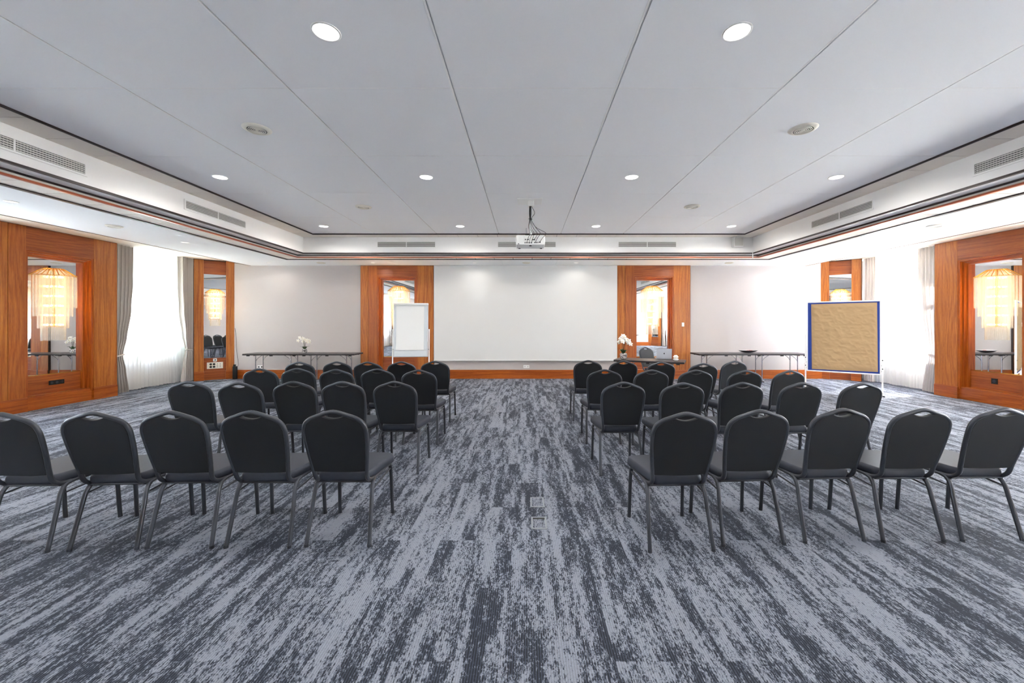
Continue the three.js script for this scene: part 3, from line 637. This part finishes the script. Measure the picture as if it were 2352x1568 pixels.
for (const [x, d, n] of [[-2.785, 4.15, 'near left'], [2.86, 4.15, 'near right'], [-2.82, 6.95, 'far left'], [2.86, 6.93, 'far right']]) diffuser(`cream round air diffuser in the main ceiling, the ${n} of four`, x, H_UP, d, 0.135);
for (const [x, d, n] of [[-6.55, 6.38, 'low soffit above the left niche'], [6.47, 6.35, 'low soffit above the right niche'], [-5.27, 10.3, 'back soffit above the left tables'], [0, 10.3, 'back soffit above the screen'], [5.2, 10.3, 'back soffit above the right tables']]) diffuser(`round air diffuser in the ${n}`, x, H_LOW, d, 0.11);

function grille(label, pos, turn, L, fins) {
  const t = thing('air_grille', label, 'vent', pos, turn, 'long air grilles in the ceiling fascia'), h = 0.115, W = L / 2;
  mk('frame', [bx(-W - 0.025, W + 0.025, h / 2, h / 2 + 0.022, 0, 0.012), bx(-W - 0.025, W + 0.025, -h / 2 - 0.022, -h / 2, 0, 0.012), bx(-W - 0.025, -W, -h / 2, h / 2, 0, 0.012), bx(W, W + 0.025, -h / 2, h / 2, 0, 0.012), bx(-0.008, 0.008, -h / 2, h / 2, 0.0, 0.008)], M.white, t);
  mk('back', bx(-W, W, -h / 2, h / 2, 0.0005, 0.002), M.ventDark, t);
  for (let i = 0; i < 5; i++) mk('slat', bx(-W, W, -h / 2 + 0.006 + i * 0.0225, -h / 2 + 0.019 + i * 0.0225, 0.003, 0.007), M.ventGrey, t);
  if (!fins) return t;
  const v = []; for (let i = 1; i < 48; i++) v.push(bx(-W + i * L / 48 - 0.002, -W + i * L / 48 + 0.001, -h / 2, h / 2, 0.002, 0.0045));
  const m = mk('fins', v, M.ventGrey, t); m.userData.kind = 'stuff';
  return t;
}
const GY = EYE + 1.815;
for (const [x, n] of [[-2.80, 'left'], [0.01, 'middle, behind the projector'], [2.82, 'right']]) grille(`long air grille in the back fascia, ${n}`, [x, GY, -RZ1 + 0.001], 0, 1.34, x === 0.01);
for (const S of SIDES) for (const [d, n] of [[6.78, 'far'], [4.08, 'near'], [1.38, 'rearmost']]) grille(`long air grille in the ${S.name} fascia, the ${n} one`, [S.s < 0 ? RX0 + 0.001 : RX1 - 0.001, GY - 0.015, -d], -S.s * Math.PI / 2, 1.30, n === 'near');

{ // projector on its ceiling mount
  const d = 6.42, t = thing('projector', 'white projector hanging from the ceiling with black cables plugged in', 'projector', [0.055, 0, -d]);
  mk('ceiling_plate', rb(0.40, 0.016, 0.32, 0.005, 0.0, H_UP - 0.008, -0.20), M.plastic, t);
  mk('mount_box', rb(0.10, 0.10, 0.14, 0.008, 0.02, H_UP - 0.05, -0.2), M.plastic, t);
  mk('pole', [rod(V(0.02, H_UP - 0.02, -0.2), V(0.02, 2.93, -0.2), 0.022, 14), rb(0.2, 0.02, 0.2, 0.005, 0.02, 2.925, -0.2)], M.alu, t);
  mk('body', rb(0.465, 0.155, 0.36, 0.016, 0.01, 2.838, -0.18), M.plastic, t);
  mk('foot', [cyl(0.02, 0.02, 0.012, -0.17, 2.757, -0.3, 12), cyl(0.02, 0.02, 0.012, 0.19, 2.757, -0.3, 12), cyl(0.02, 0.02, 0.012, 0.01, 2.757, -0.06, 12)], M.black, t);
  for (const [x, y, w] of [[-0.075, 2.79, 0.022], [-0.045, 2.79, 0.022], [-0.01, 2.79, 0.026], [0.025, 2.79, 0.022], [0.08, 2.795, 0.018], [0.105, 2.795, 0.018], [0.13, 2.795, 0.014], [0.16, 2.80, 0.03], [-0.07, 2.845, 0.02], [-0.03, 2.845, 0.03], [0.06, 2.84, 0.05], [-0.18, 2.775, 0.018]])
    mk('port', bx(x - w / 2, x + w / 2, y - 0.007, y + 0.007, -0.002, 0.003), M.black, t);
  mk('antenna', rod(V(-0.055, 2.915, -0.01), V(-0.055, 3.03, -0.01), 0.004, 6), M.frame, t);
  mk('mount_clamp', rod(V(-0.07, 2.922, -0.02), V(0.09, 2.926, -0.02), 0.006, 6), M.black, t);
}
{ // cables: one bundle, several strands
  const t = thing('cable_bundle', 'bundle of black cables hanging down the projector pole', 'cables', [0.055, 0, -6.42]);
  const top = [0.012, H_UP - 0.10, -0.15];
  const ends = [[-0.045, 2.795, 0.0], [-0.01, 2.795, 0.0], [0.025, 2.795, 0.0], [0.06, 2.842, 0.0], [0.16, 2.805, 0.0], [0.085, 2.795, 0.0]];
  ends.forEach((e, i) => {
    const k = (i - 2.5) * 0.006, bulge = [0, 0.0, 0.03, 0.06, 0.13, 0.10][i];
    mk('cable', tube([V(top[0] + k, top[1], top[2]), V(top[0] + k * 1.3 + (i === 5 ? 0.05 : 0), top[1] - 0.12, top[2] + 0.03), V(top[0] + k, top[1] - 0.22, top[2] + 0.05), V(top[0] + k * 2 + bulge * 0.5, 3.06, -0.07), V(e[0] + bulge * 0.6 + (i < 2 ? 0.05 : 0.02), 2.93, 0.035), V(e[0] + 0.02 + bulge * 0.2, 2.86, 0.07), V(...e)], 0.0038, 40, 6), M.black, t);
  });
  mk('cable_tie', rod(V(-0.02, H_UP - 0.32, -0.1), V(0.045, H_UP - 0.325, -0.1), 0.005, 6), M.black, t);
}
{
  const t = thing('wall_speaker', 'small white speaker box in the right corner of the back fascia', 'speaker', [4.90, EYE + 1.855, -RZ1]);
  mk('case', rb(0.23, 0.22, 0.11, 0.012, 0, 0, 0.058), M.plastic, t);
  mk('front_grille', rb(0.195, 0.185, 0.006, 0.003, 0, 0, 0.114), M.ventGrey, t);
  mk('cable', tube([V(-0.03, 0.11, 0.03), V(-0.02, 0.135, 0.05), V(0.05, 0.14, 0.06), V(0.10, 0.13, 0.02)], 0.004, 16, 6), M.black, t);
  const c = thing('conduit', 'short white vertical cable cover at the right inner corner of the cove', 'conduit', [RX1 - 0.012, H_FASCIA - 0.10, -RZ1 + 0.012]);
  mk('cover', rb(0.016, 0.17, 0.012, 0.003, 0, 0.06, 0), M.plastic, c);
}

// ---------------------------------------------------------------- sockets, switch, floor boxes, odds and ends
function socket(name, label, cat, pos, turn, n, plate, hole, w = 0.08) {
  const t = thing(name, label, cat, pos, turn), W = n * w;
  mk('plate', rb(W, w, 0.012, 0.004, 0, 0, 0.006), plate, t);
  for (let i = 0; i < n; i++) {
    const x = (i - (n - 1) / 2) * w;
    mk('outlet', [cyl(w * 0.28, w * 0.28, 0.004, 0, 0, 0, 18).rotateX(Math.PI / 2).translate(x, 0, 0.0125)], hole, t);
    mk('pin_hole', [cyl(0.004, 0.004, 0.003, 0, 0, 0, 8).rotateX(Math.PI / 2).translate(x - 0.011, 0, 0.0145), cyl(0.004, 0.004, 0.003, 0, 0, 0, 8).rotateX(Math.PI / 2).translate(x + 0.011, 0, 0.0145)], M.black, t);
  }
  return t;
}
socket('wall_socket', 'white double socket low on the wall under the projection surface', 'socket', [0.0, 0.325, -BACK + 0.001], 0, 2, M.plastic, M.ventGrey);
socket('wall_socket', 'white double socket on the wall under the left table', 'socket', [-7.19, 0.315, -BACK + 0.001], 0, 2, M.plastic, M.ventDark);
socket('wall_socket', 'small cream socket plate right of the double socket, under the left tables', 'socket', [-6.35, 0.30, -BACK + 0.001], 0, 1, M.cream, M.cream);
socket('wall_socket', 'white socket with a dark outlet on the wall beside the pinboard', 'socket', [7.55, 0.46, -BACK + 0.001], 0, 1, M.plastic, M.black);
socket('wall_socket', 'black multiple socket in the wood below the left mirror niche', 'socket', [PL - 0.152, 0.42, -7.39], Math.PI / 2, 3, M.black, M.frame);
socket('wall_socket', 'single black socket in the wood below the right mirror niche', 'socket', [PR + 0.152, 0.42, -7.50], -Math.PI / 2, 1, M.black, M.frame, 0.10);
{
  const t = thing('light_switch', 'small white switch on the right stile of the niche panel behind the presenter', 'switch', [4.21, EYE - 0.06, -BACK + 0.062]);
  mk('plate', rb(0.07, 0.11, 0.012, 0.004, 0, 0, 0.006), M.cream, t); mk('rocker', rb(0.034, 0.06, 0.01, 0.003, 0, 0, 0.012), M.plastic, t);
}
{ // connection plates under the left corner mirror
  const n = V(0.617, 0, 0.787), turn = Math.atan2(n.x, n.z), base = V(-8.225, 0, -10.605).addScaledVector(n, -0.09 + 0.001);
  const t = thing('connection_plate', 'white connection plate with four black jacks in the left corner panel', 'socket', [base.x, 0.375, base.z], turn);
  mk('plate', rb(0.34, 0.17, 0.008, 0.003, 0, 0, 0.004), M.cream, t);
  for (const x of [-0.09, -0.02]) for (const y of [-0.035, 0.035]) mk('jack', cyl(0.026, 0.028, 0.014, 0, 0, 0, 16).rotateX(Math.PI / 2).translate(x, y, 0.013), M.black, t);
  for (const x of [0.05, 0.11]) for (const y of [-0.04, 0, 0.04]) mk('jack', rb(0.02, 0.012, 0.008, 0.002, x, y, 0.010), M.black, t);
  const u = thing('connection_plate', 'little white socket plate above the four-jack plate in the left corner panel', 'socket', [base.x + n.x * 0, 0.52, base.z], turn);
  mk('plate', rb(0.08, 0.08, 0.010, 0.003, 0, 0, 0.005), M.plastic, u); mk('outlet', cyl(0.018, 0.018, 0.004, 0, 0, 0, 14).rotateX(Math.PI / 2).translate(0.005, 0, 0.011), M.frame, u);
  const c = thing('wall_cable', 'thin black cable running down the wall beside the left corner panel', 'cable', [-7.86, 0, -BACK + 0.01]);
  mk('cord', tube([V(-0.01, 1.36, 0.006), V(0.02, 1.1, 0.008), V(0.03, 0.8, 0.008), V(0.07, 0.5, 0.012), V(0.09, 0.36, 0.03), V(0.05, 0.3, 0.05)], 0.004, 40, 6), M.black, c);
  const b = thing('power_box', 'slim black box leaning at the foot of the left corner panel', 'power supply', [-7.80, 0.0, -BACK + 0.115], 0.15);
  mk('case', rb(0.10, 0.34, 0.06, 0.012, 0, 0.175, 0), M.blackMatte, b); mk('plug', rb(0.05, 0.05, 0.05, 0.01, -0.01, 0.37, 0.0), M.black, b);
  const f = thing('floor_cable', 'black cable lying on the carpet before the left corner panel', 'cable', [-8.0, 0.006, -10.36]);
  mk('cord', tube([V(0.22, 0.0, -0.06), V(0.1, 0, 0.05), V(-0.1, 0, 0.0), V(-0.25, 0, 0.10), V(-0.05, 0, 0.14), V(0.12, 0, 0.07)], 0.006, 50, 6), M.black, f);
}
function floorBox(label, x, d, open) {
  const t = thing('floor_box', label, 'floor socket', [x, 0, -d], 0, 'floor boxes in the aisle'), w = 0.058, l = 0.092, b = 0.012;
  mk('frame', [bx(-w, w, 0, 0.004, -l, -l + b), bx(-w, w, 0, 0.004, l - b * 1.4, l), bx(-w, -w + b, 0, 0.004, -l, l), bx(w - b, w, 0, 0.004, -l, l)], M.boxFrame, t);
  mk('carpet_lid', bx(-w + b, w - b, 0, open ? 0.0015 : 0.003, -l + b + (open ? 0.022 : 0.002), l - b * 1.4), M.carpet, t);
  if (open) mk('cable_outlet', bx(-w + b, w - b, 0, 0.001, -l + b, -l + b + 0.02), M.black, t);
}
floorBox('silver-framed floor box in the aisle carpet, the farther of two', 0.092, 3.39, false);
floorBox('silver-framed floor box with a dark slot in the aisle carpet, nearer of two', 0.095, 3.04, true);

// ---------------------------------------------------------------- outside the windows
{
  const g = struct('ground'); mk('paving', bx(-70, 70, -0.5, -0.3, -70, 60), M.grass, g);
  function leaves(n, place, size) {
    const p = [];
    for (let i = 0; i < n; i++) {
      const c = place(), u = V(rnd() - 0.5, rnd() - 0.5, rnd() - 0.5).normalize().multiplyScalar(size), w = V(rnd() - 0.5, rnd() - 0.5, rnd() - 0.5).cross(u).normalize().multiplyScalar(size * 0.55);
      for (const k of [u, w, u.clone().negate(), u, u.clone().negate(), w.clone().negate()]) p.push(c.x + k.x, c.y + k.y, c.z + k.z);
    }
    const g = new THREE.BufferGeometry(); g.setAttribute('position', new THREE.Float32BufferAttribute(p, 3)); g.computeVertexNormals(); return g;
  }
  const ball = (cx, cy, cz, rx, ry, rz) => () => { const a = rnd() * 6.283, e = Math.acos(2 * rnd() - 1), r = Math.cbrt(rnd()); return V(cx + Math.sin(e) * Math.cos(a) * r * rx, cy + Math.cos(e) * r * ry, cz + Math.sin(e) * Math.sin(a) * r * rz); };
  function tree(label, x, z, h) {
    const t = thing('garden_tree', label, 'tree', [x, -0.3, z], 0);
    mk('trunk', tube([V(0, 0, 0), V(0.1, h * 0.3, 0.05), V(0, h * 0.6, 0)], 0.14, 12, 10), M.bark, t);
    const f = mk('foliage', leaves(5200, ball(0, h * 0.62, 0, h * 0.34, h * 0.38, h * 0.40), 0.15), M.foliage, t); f.userData.kind = 'stuff';
  }
  tree('green tree outside the left window, faint behind the sheer curtain', -13.0, -9.7, 6.6);
  tree('smaller green tree farther outside the left window', -17.5, -15.5, 7.5);
}
renderer.render(scene, camera);
